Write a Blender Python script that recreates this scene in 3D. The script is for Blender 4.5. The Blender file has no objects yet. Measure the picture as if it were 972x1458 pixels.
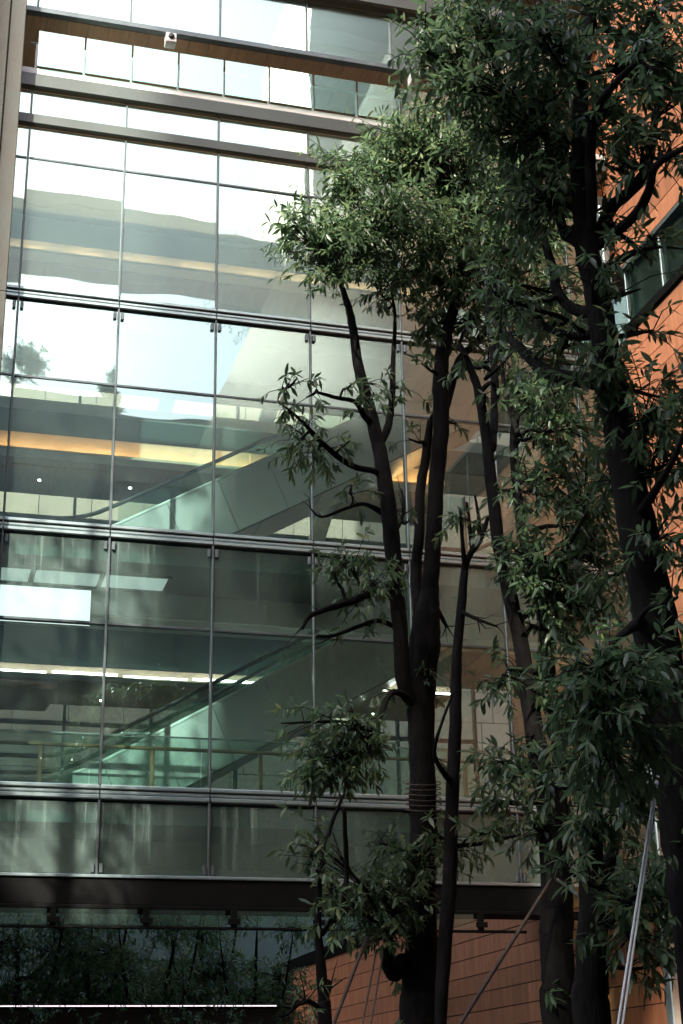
import bpy, math, random
import numpy as np
from mathutils import Vector, Matrix

sc = bpy.context.scene
COL = sc.collection
R = math.radians
rnd = random.Random(7)
nrs = np.random.RandomState(11)

# ------------------------------------------------------------------ camera
FPX, PITCH, ROLL, YAW = 2172.4, R(21.3797), R(1.0958), R(15.912)
CAM = Vector((0, 0, 1.6))
_c, _s = math.cos(YAW), math.sin(YAW)
_r0 = Vector((_c, -_s, 0)); _f0 = Vector((_s, _c, 0)); _z = Vector((0, 0, 1))
_D = _f0 * math.cos(PITCH) + _z * math.sin(PITCH)
_U0 = -_f0 * math.sin(PITCH) + _z * math.cos(PITCH)
_X = _r0 * math.cos(ROLL) - _U0 * math.sin(ROLL)
_U = _r0 * math.sin(ROLL) + _U0 * math.cos(ROLL)
cam = bpy.data.cameras.new('camera')
co = bpy.data.objects.new('camera', cam); COL.objects.link(co)
cam.sensor_fit = 'VERTICAL'; cam.sensor_height = 36; cam.sensor_width = 24
cam.lens = FPX * 36 / 1458
cam.clip_start = 0.1; cam.clip_end = 3000
M = Matrix((_X, _U, -_D)).transposed().to_4x4(); M.translation = CAM
co.matrix_world = M
sc.camera = co

# ------------------------------------------------------------------ sky, sun, exposure
SUN = Vector((-0.45, -0.70, 0.60)).normalized()          # towards the sun
elev = math.asin(SUN.z); azim = math.atan2(SUN.x, SUN.y)
w = bpy.data.worlds.new('World'); sc.world = w; w.use_nodes = True
nt = w.node_tree; nt.nodes.clear()
sky = nt.nodes.new('ShaderNodeTexSky'); sky.sky_type = 'NISHITA'; sky.sun_disc = False
sky.sun_elevation = elev; sky.sun_rotation = azim
sky.air_density = 1.0; sky.dust_density = 5.0; sky.ozone_density = 1.0
bg = nt.nodes.new('ShaderNodeBackground'); bg.inputs[1].default_value = 0.15
wo = nt.nodes.new('ShaderNodeOutputWorld')
nt.links.new(sky.outputs[0], bg.inputs[0]); nt.links.new(bg.outputs[0], wo.inputs[0])
sl = bpy.data.lights.new('sun', 'SUN'); sl.energy = 3.6; sl.angle = R(0.5); sl.color = (1, 0.94, 0.84)
so = bpy.data.objects.new('sun', sl); COL.objects.link(so)
so.rotation_euler = (-SUN).to_track_quat('-Z', 'Y').to_euler()
sc.view_settings.view_transform = 'Standard'; sc.view_settings.look = 'None'
sc.view_settings.exposure = 2.3; sc.view_settings.gamma = 1
try:
    sc.cycles.max_bounces = 10; sc.cycles.transparent_max_bounces = 24
    sc.cycles.diffuse_bounces = 4; sc.cycles.glossy_bounces = 4
    sc.cycles.caustics_reflective = False; sc.cycles.caustics_refractive = False
    sc.cycles.sample_clamp_indirect = 6.0
    sc.cycles.use_denoising = True
except Exception:
    pass

# ------------------------------------------------------------------ helpers
def ray(x, y):
    return _D + _X * ((x - 486) / FPX) + _U * (-(y - 729) / FPX)
def at(x, y, Y):                                   # point where the sight line of photo pixel x, y meets depth Y
    d = ray(x, y); return CAM + d * (Y / d.y)

def link(o, parent=None):
    COL.objects.link(o)
    if parent is not None: o.parent = parent
    return o
def tag(o, label=None, cat=None, group=None, kind=None):
    if label: o['label'] = label
    if cat: o['category'] = cat
    if group: o['group'] = group
    if kind: o['kind'] = kind
    return o
def thing(name, label, cat, loc=(0, 0, 0), group=None):
    o = bpy.data.objects.new(name, None); o.empty_display_size = 0.2
    link(o); o.location = loc
    return tag(o, label, cat, group)

class MB:
    def __init__(s): s.v = []; s.f = []; s.m = []; s.sm = []
    def add(s, vs, fs, mi=0, smooth=False):
        n = len(s.v); s.v += [tuple(v) for v in vs]
        for f in fs: s.f.append(tuple(i + n for i in f)); s.m.append(mi); s.sm.append(smooth)
        return s
    def box(s, x0, x1, y0, y1, z0, z1, mi=0):
        vs = [(x0, y0, z0), (x1, y0, z0), (x1, y1, z0), (x0, y1, z0), (x0, y0, z1), (x1, y0, z1), (x1, y1, z1), (x0, y1, z1)]
        return s.add(vs, [(0, 3, 2, 1), (4, 5, 6, 7), (0, 1, 5, 4), (1, 2, 6, 5), (2, 3, 7, 6), (3, 0, 4, 7)], mi)
    def bbox(s, x0, x1, y0, y1, z0, z1, b=0.01, mi=0):      # box with chamfered long edges along x (octagon section)
        sec = [(y0 + b, z0), (y1 - b, z0), (y1, z0 + b), (y1, z1 - b), (y1 - b, z1), (y0 + b, z1), (y0, z1 - b), (y0, z0 + b)]
        vs = [(x0, a, c) for a, c in sec] + [(x1, a, c) for a, c in sec]
        fs = [(i, i + 8, (i + 1) % 8 + 8, (i + 1) % 8) for i in range(8)] + [tuple(range(8)), tuple(range(15, 7, -1))]
        return s.add(vs, fs, mi)
    def vbox(s, x0, x1, y0, y1, z0, z1, b=0.008, mi=0):     # chamfered along z
        sec = [(x0 + b, y0), (x1 - b, y0), (x1, y0 + b), (x1, y1 - b), (x1 - b, y1), (x0 + b, y1), (x0, y1 - b), (x0, y0 + b)]
        vs = [(a, c, z0) for a, c in sec] + [(a, c, z1) for a, c in sec]
        fs = [(i, (i + 1) % 8, (i + 1) % 8 + 8, i + 8) for i in range(8)] + [tuple(range(7, -1, -1)), tuple(range(8, 16))]
        return s.add(vs, fs, mi)
    def prism_xz(s, pts, y0, y1, mi=0):                      # outline in x,z (counter-clockwise seen from -y)
        n = len(pts)
        vs = [(a, y0, c) for a, c in pts] + [(a, y1, c) for a, c in pts]
        fs = [tuple(range(n)), tuple(range(2 * n - 1, n - 1, -1))] + [(i, i + n, (i + 1) % n + n, (i + 1) % n) for i in range(n)]
        return s.add(vs, fs, mi)
    def tube(s, pts, rad, n=8, mi=0, jit=0.0, rs=None):
        pts = [Vector(p) for p in pts]
        if not hasattr(rad, '__len__'): rad = [rad] * len(pts)
        up = Vector((0.31, 0.17, 0.93)); vs = []; fs = []
        t0 = (pts[1] - pts[0]).normalized()
        a = t0.cross(up if abs(t0.dot(up)) < .9 else Vector((1, 0, 0))).normalized()
        for i, p in enumerate(pts):
            t = (pts[min(i + 1, len(pts) - 1)] - pts[max(i - 1, 0)])
            t = t.normalized() if t.length > 1e-9 else t0
            a = (a - t * a.dot(t)).normalized(); b = t.cross(a)
            for k in range(n):
                th = 2 * math.pi * k / n
                r = rad[i] * (1 + (rs.uniform(-jit, jit) if jit else 0))
                vs.append(p + a * (math.cos(th) * r) + b * (math.sin(th) * r))
        for i in range(len(pts) - 1):
            for k in range(n):
                k2 = (k + 1) % n
                fs.append((i * n + k, i * n + k2, (i + 1) * n + k2, (i + 1) * n + k))
        fs.append(tuple(range(n - 1, -1, -1))); fs.append(tuple(range((len(pts) - 1) * n, len(pts) * n)))
        return s.add(vs, fs, mi, True)
    def mesh(s, name, mats):
        me = bpy.data.meshes.new(name); me.from_pydata(s.v, [], s.f); me.update()
        for m in (mats if isinstance(mats, (list, tuple)) else [mats]): me.materials.append(m)
        me.polygons.foreach_set('material_index', s.m); me.polygons.foreach_set('use_smooth', s.sm)
        return me
    def build(s, name, mats, parent=None, kind=None):
        o = bpy.data.objects.new(name, s.mesh(name, mats)); link(o, parent)
        if kind: o['kind'] = kind
        return o

def put(name, me, parent, loc, rot=(0, 0, 0), scale=None):
    o = bpy.data.objects.new(name, me); link(o, parent); o.location = loc; o.rotation_euler = rot
    if scale: o.scale = scale
    return o

def smooth_path(pts, vals, step=4):
    out, ov = [], []
    n = len(pts)
    for i in range(n - 1):
        p0, p1, p2, p3 = pts[max(i - 1, 0)], pts[i], pts[i + 1], pts[min(i + 2, n - 1)]
        for k in range(step):
            t = k / step
            out.append(0.5 * ((2 * p1) + (p2 - p0) * t + (2 * p0 - 5 * p1 + 4 * p2 - p3) * t * t + (3 * p1 - p0 - 3 * p2 + p3) * t ** 3))
            ov.append(vals[i] * (1 - t) + vals[i + 1] * t)
    out.append(pts[-1]); ov.append(vals[-1])
    return out, ov

# ------------------------------------------------------------------ materials
def mat(name):
    m = bpy.data.materials.new(name); m.use_nodes = True
    m.node_tree.nodes.clear(); return m, m.node_tree.nodes, m.node_tree.links
def principled(name, col, rough=0.6, metal=0.0, spec=0.5, var=0.12, scale=3.0, bump=0.0, bscale=20.0, stretch=(1, 1, 1), objvar=0.0, col2=None):
    m, N, L = mat(name)
    o = N.new('ShaderNodeOutputMaterial'); p = N.new('ShaderNodeBsdfPrincipled'); L.new(p.outputs[0], o.inputs[0])
    p.inputs['Roughness'].default_value = rough; p.inputs['Metallic'].default_value = metal
    p.inputs['Specular IOR Level'].default_value = spec
    tc = N.new('ShaderNodeNewGeometry'); mp = N.new('ShaderNodeMapping'); mp.inputs['Scale'].default_value = stretch
    L.new(tc.outputs['Position'], mp.inputs[0])
    oi = N.new('ShaderNodeObjectInfo')
    ns = N.new('ShaderNodeTexNoise'); ns.inputs['Scale'].default_value = scale; ns.inputs['Detail'].default_value = 6
    ns.inputs['Roughness'].default_value = 0.65
    L.new(mp.outputs[0], ns.inputs['Vector'])
    mx = N.new('ShaderNodeMix'); mx.data_type = 'RGBA'
    c2 = col2 if col2 else tuple(c * (1 - 2.2 * var) for c in col)
    mx.inputs[6].default_value = (*c2, 1); mx.inputs[7].default_value = (*[min(1, c * (1 + var)) for c in col], 1)
    rp = N.new('ShaderNodeMapRange'); rp.inputs[1].default_value = .3; rp.inputs[2].default_value = .7
    L.new(ns.outputs[0], rp.inputs[0]); L.new(rp.outputs[0], mx.inputs[0])
    out = mx.outputs[2]
    if objvar:
        hs = N.new('ShaderNodeHueSaturation')
        mr = N.new('ShaderNodeMapRange'); mr.inputs[3].default_value = 1 - objvar; mr.inputs[4].default_value = 1 + objvar
        L.new(oi.outputs['Random'], mr.inputs[0]); L.new(mr.outputs[0], hs.inputs['Value']); L.new(out, hs.inputs['Color'])
        out = hs.outputs[0]
    L.new(out, p.inputs['Base Color'])
    if bump:
        b = N.new('ShaderNodeBump'); b.inputs['Strength'].default_value = bump; b.inputs['Distance'].default_value = .02
        n2 = N.new('ShaderNodeTexNoise'); n2.inputs['Scale'].default_value = bscale; n2.inputs['Detail'].default_value = 8
        L.new(mp.outputs[0], n2.inputs['Vector']); L.new(n2.outputs[0], b.inputs['Height']); L.new(b.outputs[0], p.inputs['Normal'])
    return m
def emit(name, col, k):
    m, N, L = mat(name)
    o = N.new('ShaderNodeOutputMaterial'); e = N.new('ShaderNodeEmission')
    e.inputs[0].default_value = (*col, 1); e.inputs[1].default_value = k; L.new(e.outputs[0], o.inputs[0]); return m

def glass_mat(name, tint, refl, dirt, base, wave=0.003, rough=0.008, fmul=1.0, haze=.27):
    """coated facade glass: tinted see-through + mirror reflection + wind-blown dirt with rain streaks"""
    m, N, L = mat(name)
    o = N.new('ShaderNodeOutputMaterial')
    g = N.new('ShaderNodeNewGeometry'); oi = N.new('ShaderNodeObjectInfo')
    cx = N.new('ShaderNodeCombineXYZ')
    ml = N.new('ShaderNodeMath'); ml.operation = 'MULTIPLY'; ml.inputs[1].default_value = 40
    L.new(oi.outputs['Random'], ml.inputs[0]); L.new(ml.outputs[0], cx.inputs[1])
    ad = N.new('ShaderNodeVectorMath'); ad.operation = 'ADD'
    L.new(g.outputs['Position'], ad.inputs[0]); L.new(cx.outputs[0], ad.inputs[1])
    wv = N.new('ShaderNodeTexNoise'); wv.inputs['Scale'].default_value = 0.8; wv.inputs['Detail'].default_value = 1.0
    L.new(ad.outputs[0], wv.inputs['Vector'])
    bp = N.new('ShaderNodeBump'); bp.inputs['Strength'].default_value = 1; bp.inputs['Distance'].default_value = wave
    L.new(wv.outputs[0], bp.inputs['Height'])
    tr = N.new('ShaderNodeBsdfTransparent'); tr.inputs[0].default_value = (*tint, 1)
    gl = N.new('ShaderNodeBsdfGlossy'); gl.inputs[0].default_value = (.78, 1, .93, 1); gl.inputs['Roughness'].default_value = rough
    L.new(bp.outputs[0], gl.inputs['Normal'])
    dt = N.new('ShaderNodeVectorMath'); dt.operation = 'DOT_PRODUCT'
    L.new(g.outputs['Incoming'], dt.inputs[0]); L.new(g.outputs['Normal'], dt.inputs[1])
    ab = N.new('ShaderNodeMath'); ab.operation = 'ABSOLUTE'; L.new(dt.outputs['Value'], ab.inputs[0])
    om = N.new('ShaderNodeMath'); om.operation = 'SUBTRACT'; om.inputs[0].default_value = 1; L.new(ab.outputs[0], om.inputs[1])
    fr = N.new('ShaderNodeMath'); fr.operation = 'POWER'; fr.inputs[1].default_value = 5; L.new(om.outputs[0], fr.inputs[0])
    g2 = N.new('ShaderNodeBsdfGlossy'); g2.inputs[0].default_value = (.76, 1, .92, 1); g2.inputs['Roughness'].default_value = .24
    gm_ = N.new('ShaderNodeMixShader'); gm_.inputs[0].default_value = haze; L.new(gl.outputs[0], gm_.inputs[1]); L.new(g2.outputs[0], gm_.inputs[2]); gl = gm_
    fa = N.new('ShaderNodeMath'); fa.operation = 'MULTIPLY_ADD'; fa.inputs[1].default_value = fmul; fa.inputs[2].default_value = refl; fa.use_clamp = True
    L.new(fr.outputs[0], fa.inputs[0])
    m1 = N.new('ShaderNodeMixShader'); L.new(fa.outputs[0], m1.inputs[0]); L.new(tr.outputs[0], m1.inputs[1]); L.new(gl.outputs[0], m1.inputs[2])
    # dirt
    df = N.new('ShaderNodeBsdfDiffuse'); df.inputs[0].default_value = (.50, .70, .61, 1)
    mp = N.new('ShaderNodeMapping'); mp.inputs['Scale'].default_value = (15, 1, .30)
    L.new(ad.outputs[0], mp.inputs[0])
    st = N.new('ShaderNodeTexNoise'); st.inputs['Scale'].default_value = 1.0; st.inputs['Detail'].default_value = 4; st.inputs['Roughness'].default_value = .7
    L.new(mp.outputs[0], st.inputs['Vector'])
    r1 = N.new('ShaderNodeMapRange'); r1.inputs[1].default_value = .53; r1.inputs[2].default_value = .80; L.new(st.outputs[0], r1.inputs[0])
    cl = N.new('ShaderNodeTexNoise'); cl.inputs['Scale'].default_value = .45; cl.inputs['Detail'].default_value = 5
    L.new(ad.outputs[0], cl.inputs['Vector'])
    r2 = N.new('ShaderNodeMapRange'); r2.inputs[1].default_value = .35; r2.inputs[2].default_value = .75; L.new(cl.outputs[0], r2.inputs[0])
    a1 = N.new('ShaderNodeMath'); a1.operation = 'MULTIPLY_ADD'; a1.inputs[1].default_value = .25
    a2 = N.new('ShaderNodeMath'); a2.operation = 'MULTIPLY'
    L.new(r1.outputs[0], a2.inputs[1]); L.new(r2.outputs[0], a2.inputs[0]); L.new(r1.outputs[0], a1.inputs[0]); L.new(a2.outputs[0], a1.inputs[2])
    tcg = N.new('ShaderNodeTexCoord'); sp_ = N.new('ShaderNodeSeparateXYZ'); L.new(tcg.outputs['Generated'], sp_.inputs[0])
    gr = N.new('ShaderNodeMapRange'); gr.inputs[1].default_value = .1; gr.inputs[2].default_value = 1.0; gr.inputs[3].default_value = .25; L.new(sp_.outputs[2], gr.inputs[0])
    hz = N.new('ShaderNodeMath'); hz.operation = 'MULTIPLY_ADD'; hz.inputs[1].default_value = .38; L.new(r2.outputs[0], hz.inputs[0])
    a4 = N.new('ShaderNodeMath'); a4.operation = 'MULTIPLY'; L.new(a1.outputs[0], a4.inputs[0]); L.new(gr.outputs[0], a4.inputs[1]); L.new(a4.outputs[0], hz.inputs[2]); a1 = hz
    a3 = N.new('ShaderNodeMath'); a3.operation = 'MULTIPLY_ADD'; a3.inputs[1].default_value = dirt; a3.inputs[2].default_value = base; a3.use_clamp = True
    L.new(a1.outputs[0], a3.inputs[0])
    m2 = N.new('ShaderNodeMixShader'); L.new(a3.outputs[0], m2.inputs[0]); L.new(m1.outputs[0], m2.inputs[1]); L.new(df.outputs[0], m2.inputs[2])
    L.new(m2.outputs[0], o.inputs[0])
    return m
def clear_mat(name, tint):
    m, N, L = mat(name)
    o = N.new('ShaderNodeOutputMaterial'); tr = N.new('ShaderNodeBsdfTransparent'); tr.inputs[0].default_value = (*tint, 1)
    L.new(tr.outputs[0], o.inputs[0]); return m

GREEN = (.57, .74, .70)
M_GLASS = glass_mat('vision_glass', GREEN, .25, .04, .002)
M_GLASSD = glass_mat('dusty_glass', (.50, .70, .64), .12, .40, .002)
M_GLASSC = glass_mat('upper_glass', GREEN, .32, .06, .003, haze=.42)
M_GLASSB = glass_mat('rail_glass', (.86, .93, .90), .10, .05, .01)
M_GLASSR = glass_mat('ribbon_glass', (.45, .62, .55), .02, .03, .01, fmul=.12)
M_BACKG = glass_mat('back_glass', (.78, .88, .84), .04, .04, .01)
M_CLEAR = clear_mat('inner_glass_face', (.98, 1, .99))
M_ALU = principled('brushed_aluminium', (.34, .42, .42), .36, .8, var=.08, scale=2)
M_MULL = principled('dark_anodised_metal', (.10, .12, .125), .38, .6, var=.15, scale=2)
M_DARK = principled('dark_bronze_metal', (.006, .0064, .0062), .7, .0, spec=.04, var=.2, scale=1.5)
M_BEAM = principled('grey_green_paint', (.045, .058, .050), .42, .0, var=.10, scale=1.2, bump=.1)
M_CONC = principled('fair_faced_concrete', (.040, .048, .041), .8, var=.14, scale=1.1, bump=.25, bscale=14, col2=(.048, .040, .032), objvar=.05)
M_TERRA = principled('terracotta', (.60, .238, .110), .68, var=.13, scale=1.3, bump=.35, bscale=7, stretch=(1, 5, .7), objvar=.18)
M_TERRAB = principled('joint_backing', (.06, .03, .02), .9)
M_TIMBER = principled('oak_soffit', (.34, .19, .105), .5, var=.13, scale=3, stretch=(6, .5, 1), objvar=.10)
M_WHITE = principled('white_paint', (.72, .74, .72), .5, var=.04)
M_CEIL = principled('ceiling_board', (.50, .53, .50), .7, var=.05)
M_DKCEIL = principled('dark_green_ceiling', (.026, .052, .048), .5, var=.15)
M_SOFF = principled('polished_soffit', (.10, .12, .11), .34, .6, var=.1, scale=1)
M_CLAD = principled('pale_escalator_cladding', (.62, .61, .605), .40, .0, var=.05, scale=.8, objvar=.04)
M_ESCU = principled('escalator_soffit', (.30, .22, .17), .32, .3, var=.12, scale=1)
M_STEELB = principled('bright_trim', (.78, .80, .80), .22, .8, var=.03)
M_RUB = principled('black_rubber', (.025, .025, .027), .45)
M_BRASS = principled('brushed_brass', (.30, .22, .12), .42, .5, var=.08)
M_FASC = principled('cove_fascia', (.55, .46, .34), .55, var=.06)
M_COLB = principled('pale_blue_column', (.55, .68, .74), .4, var=.05)
M_FARW = principled('pinkish_stone', (.24, .185, .150), .75, var=.08, scale=.7, objvar=.06)
M_TOWER = principled('grey_tower_cladding', (.10, .115, .11), .5, var=.15, scale=.2)
M_TOWG = principled('tower_glass', (.03, .045, .045), .25, var=.1)
M_PAVE = principled('dark_granite_paving', (.10, .10, .095), .7, var=.15, scale=1.5, bump=.2)
M_SOIL = principled('bed_soil', (.05, .036, .026), .95, var=.3, scale=6, bump=.8, bscale=30)
M_BARK = principled('dark_bark', (.011, .0095, .0085), .95, spec=.12, var=.35, scale=9, bump=1.0, bscale=22, stretch=(1, 1, .35))
M_ROPE = principled('rope', (.09, .065, .05), .9, var=.2, scale=30)
M_STRAP = principled('white_strap', (.62, .62, .60), .6, var=.1, scale=20)
M_BAMB = principled('brown_pole', (.06, .038, .028), .8, var=.2, scale=8)
E_PANEL = emit('luminous_panel', (.95, 1, .97), .13)
E_SUNLIT_PANEL = emit('sunlit_white_glow', (1, .97, .95), .42)  # emission stands in for sunlit white on the panel
E_STRIP = emit('strip_tube', (1, .86, .93), .32)
E_WARM = emit('warm_tube', (1, .68, .42), 9)
E_ORANGE = emit('amber_tube', (1, .50, .20), 12)
E_WHITE = emit('cool_tube', (1, .92, .90), 6)

def leaf_mat(name, dark, mid, light):
    m, N, L = mat(name)
    o = N.new('ShaderNodeOutputMaterial')
    at_ = N.new('ShaderNodeAttribute'); at_.attribute_name = 'tint'
    oi = N.new('ShaderNodeObjectInfo')
    ad = N.new('ShaderNodeMath'); ad.operation = 'ADD'; L.new(at_.outputs['Fac'], ad.inputs[0])
    m8 = N.new('ShaderNodeMath'); m8.operation = 'MULTIPLY'; m8.inputs[1].default_value = .25
    L.new(oi.outputs['Random'], m8.inputs[0]); L.new(m8.outputs[0], ad.inputs[1])
    rp = N.new('ShaderNodeValToRGB'); L.new(ad.outputs[0], rp.inputs[0])
    e = rp.color_ramp.elements
    e[0].position = .1; e[0].color = (*dark, 1); e[1].position = 1.0; e[1].color = (*light, 1)
    q = rp.color_ramp.elements.new(.62); q.color = (*mid, 1)
    p = N.new('ShaderNodeBsdfPrincipled'); p.inputs['Roughness'].default_value = .36
    L.new(rp.outputs[0], p.inputs['Base Color'])
    t = N.new('ShaderNodeBsdfTranslucent')
    hs = N.new('ShaderNodeHueSaturation'); hs.inputs['Value'].default_value = 1.7; L.new(rp.outputs[0], hs.inputs['Color']); L.new(hs.outputs[0], t.inputs[0])
    mx = N.new('ShaderNodeMixShader'); mx.inputs[0].default_value = .42
    L.new(p.outputs[0], mx.inputs[1]); L.new(t.outputs[0], mx.inputs[2]); L.new(mx.outputs[0], o.inputs[0])
    return m
M_LEAF = leaf_mat('evergreen_leaf', (.046, .082, .038), (.088, .140, .064), (.19, .21, .08))
M_LEAFG = leaf_mat('garden_leaf', (.035, .075, .030), (.07, .14, .05), (.13, .19, .055))

# ------------------------------------------------------------------ ground
FY = 24.70                                                # plane of the glass facade
WX = 12.96                                                # plane of the terracotta wall
g = MB().box(-150, 150, -150, 220, -.3, 0).build('ground', M_PAVE); tag(g, kind='structure')
soil = MB().box(1.5, 12.5, 6, 21, 0.0, .12).build('planting_bed', M_SOIL); tag(soil, kind='structure')
soil = MB().box(-6, 12.5, 33, 50, 0.0, .12).build('garden_bed', M_SOIL); tag(soil, kind='structure')

# ------------------------------------------------------------------ glass building
U0, PW = 1.0912, 1.8
ZF, ZE, ZD, ZC, ZB, ZA, ZG, ZH = 5.127, 6.313, 9.273, 10.80, 13.716, 15.246, 18.224, 18.95
bld = thing('glass_building', 'green tinted glass building of stacked floors behind the trees', 'building', (6, FY, 0))
def bb(name, mb, m, kind=None):                           # a part of the building; geometry is given in world space
    o = mb.build(name, m, bld, kind); o.matrix_parent_inverse = Matrix.Translation((-6, -FY, 0)); return o
def bput(name, me, loc, rot=(0, 0, 0)):
    o = put(name, me, bld, loc, rot); o.matrix_parent_inverse = Matrix.Translation((-6, -FY, 0)); return o

xs = [U0 + PW * i for i in range(-1, 7)] + [12.62]
def pane_mesh(wd, ht, m):
    mb = MB(); a, b = wd / 2, ht / 2
    vs = [(-a, -.006, -b), (a, -.006, -b), (a, .006, -b), (-a, .006, -b), (-a, -.006, b), (a, -.006, b), (a, .006, b), (-a, .006, b)]
    mb.add(vs, [(0, 1, 5, 4)], 0); mb.add(vs, [(2, 3, 7, 6)], 1)
    mb.add(vs, [(0, 3, 2, 1), (4, 5, 6, 7), (1, 2, 6, 5), (3, 0, 4, 7)], 2)
    return mb.mesh('glass_pane', [m, M_CLEAR, M_MULL])
BAND = 0.245
rows = [(ZF, ZE - .03, M_GLASSD), (ZE + BAND, ZD, M_GLASS), (ZD, ZC - .03, M_GLASSD), (ZC + BAND, ZB, M_GLASS),
        (ZB, ZA - .03, M_GLASSC), (ZA + BAND, ZG, M_GLASSC), (ZG, 18.92, M_GLASSC), (19.16, 19.74, M_GLASSC), (21.62, 22.95, M_GLASSC)]
cache = {}
for (z0, z1, gm) in rows:
    for i in range(len(xs) - 1):
        wd = xs[i + 1] - xs[i] - .03; key = (round(wd, 3), z0)
        if key not in cache: cache[key] = pane_mesh(wd, z1 - z0 - .03, gm)
        bput('glass_pane', cache[key], ((xs[i] + xs[i + 1]) / 2, FY, (z0 + z1) / 2), (R(rnd.gauss(0, .16)), 0, R(rnd.gauss(0, .16))))
# mullions: one piece per storey between the bands
for x in xs[:-1]:
    for z0, z1 in ((ZF, ZE), (ZE + BAND, ZC), (ZC + BAND, ZA), (ZA + BAND, 18.92), (19.16, 19.74), (21.62, 22.95)):
        bb('mullion', MB().vbox(x - .019, x + .019, FY - .045, FY + .09, z0 + .004, z1 - .004), M_MULL)
# transoms between the mullions
for z in (ZD, ZB, ZG):
    for i in range(len(xs) - 1):
        bb('transom', MB().bbox(xs[i] + .026, xs[i + 1] - .026, FY - .03, FY + .08, z - .022, z + .022, .006), M_MULL)
# floor bands: three projecting bars with shadow gaps
for z in (ZE, ZC, ZA):
    for i in range(len(xs) - 1):
        bb('band_backing', MB().box(xs[i] + .003, xs[i + 1] - .003, FY - .005, FY + .10, z - .012, z + BAND - .012), M_MULL)
        for k, (a, b, d) in enumerate(((.008, .078, .07), (.094, .150, .05), (.166, .232, .08))):
            bb('band_bar', MB().bbox(xs[i] + .012, xs[i + 1] - .012, FY - d, FY - .006, z + a, z + b, .014), M_ALU)
# glass clamps beside the mullions
cl = MB().vbox(-.028, .028, -.03, .03, -.07, .07).mesh('glass_clamp', M_MULL)
for x in xs[:-1]:
    for z in (ZF + .10, ZC - .14, ZA - .14):
        for s in (-1, 1): bput('glass_clamp', cl, (x + s * .068, FY - .03, z))
# dark beam along the foot of the glass, soffit, upper beams
bb('sill', MB().bbox(-.71, 12.62, FY - .10, FY + .06, ZF - .055, ZF - .004, .008), M_ALU)
bb('foot_beam', MB().bbox(-.71, 10.62, FY - .06, FY + .30, 4.66, ZF - .06, .012), M_DARK)
bb('beam_flange', MB().bbox(-.71, 10.62, FY - .14, FY + .34, 4.585, 4.655, .012), M_DARK)
bb('foot_soffit', MB().box(-.71, 12.9, FY + .345, 25.5, 4.62, 4.72), M_DARK)
bb('louvre_beam', MB().bbox(.86, 12.90, FY - .12, FY + .02, 18.92, 19.16, .03), M_BEAM)
bb('louvre_beam', MB().bbox(.86, 12.9, FY - .14, FY + .02, 19.74, 20.06, .03), M_BEAM)
bb('slab_edge', MB().bbox(.86, 12.94, FY - .10, FY + .02, 20.064, 20.20, .01), M_WHITE)
bb('soffit_fascia', MB().bbox(.86, 12.94, FY - .12, FY + .02, 21.50, 21.62, .01), M_MULL)
bb('top_beam', MB().bbox(.86, 12.94, FY - .25, FY + .02, 22.95, 23.45, .05), M_BEAM)
bb('unseen_storeys', MB().box(.86, 12.94, FY + .02, 31.0, 24.2, 52), M_TOWER)  # unseen mass above, its height set to shade the court behind
for k in range(30):                                       # timber soffit boards of the top terrace
    x0 = .9 + k * .40
    bb('soffit_board', MB().box(x0, x0 + .388, FY + .03, 30.8, 21.50 + (k % 3) * .002, 21.53 + (k % 3) * .002), M_TIMBER)
bb('terrace_floor', MB().box(.86, 12.94, FY + .024, 31, 19.82, 20.2), M_CEIL)
# end column beside the terracotta wall
bb('end_column', MB().vbox(12.64, 12.80, FY - .16, FY + .10, 0, 18.9, .02), M_ALU)
# inner structure: walkway slabs behind the glass, back gallery, ceilings
FLOORS = [6.42, 10.91, 15.36]
for zf in FLOORS:
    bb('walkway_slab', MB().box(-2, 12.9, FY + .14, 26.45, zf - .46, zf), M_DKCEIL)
    bb('edge_fascia', MB().bbox(-2, 12.9, 26.453, 26.52, zf - .93, zf + .02, .01), M_CEIL)
    bb('gallery_slab', MB().box(-2, 12.9, 29.05, 31.0, zf - .45, zf), M_CEIL)
for zf, lab in ((10.91, "white luminous ceiling strip high inside the left panes above the glowing white panel"),):
    t = thing('ceiling_light', lab, 'light', (5, 25.85, zf - .5), None); T = Matrix.Translation((-5, -25.85, .5 - zf))
    for k in range(5):
        x = -1.9 + 1.2 * k
        o = MB().bbox(x + .05, x + 1.15, 25.50, 26.20, zf - .488, zf - .463, .006).build('diffuser', E_PANEL, t); o.matrix_parent_inverse = T
        o = MB().box(x - .03, x + .03, 25.45, 26.25, zf - .51, zf - .463).build('frame_bar', M_MULL, t); o.matrix_parent_inverse = T
    o = MB().box(-1.93, 4.1, 25.42, 25.447, zf - .51, zf - .463).build('edge_bar', M_MULL, t); o.matrix_parent_inverse = T
    o = MB().box(-1.93, 4.1, 26.253, 26.28, zf - .51, zf - .463).build('edge_bar', M_MULL, t); o.matrix_parent_inverse = T
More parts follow.
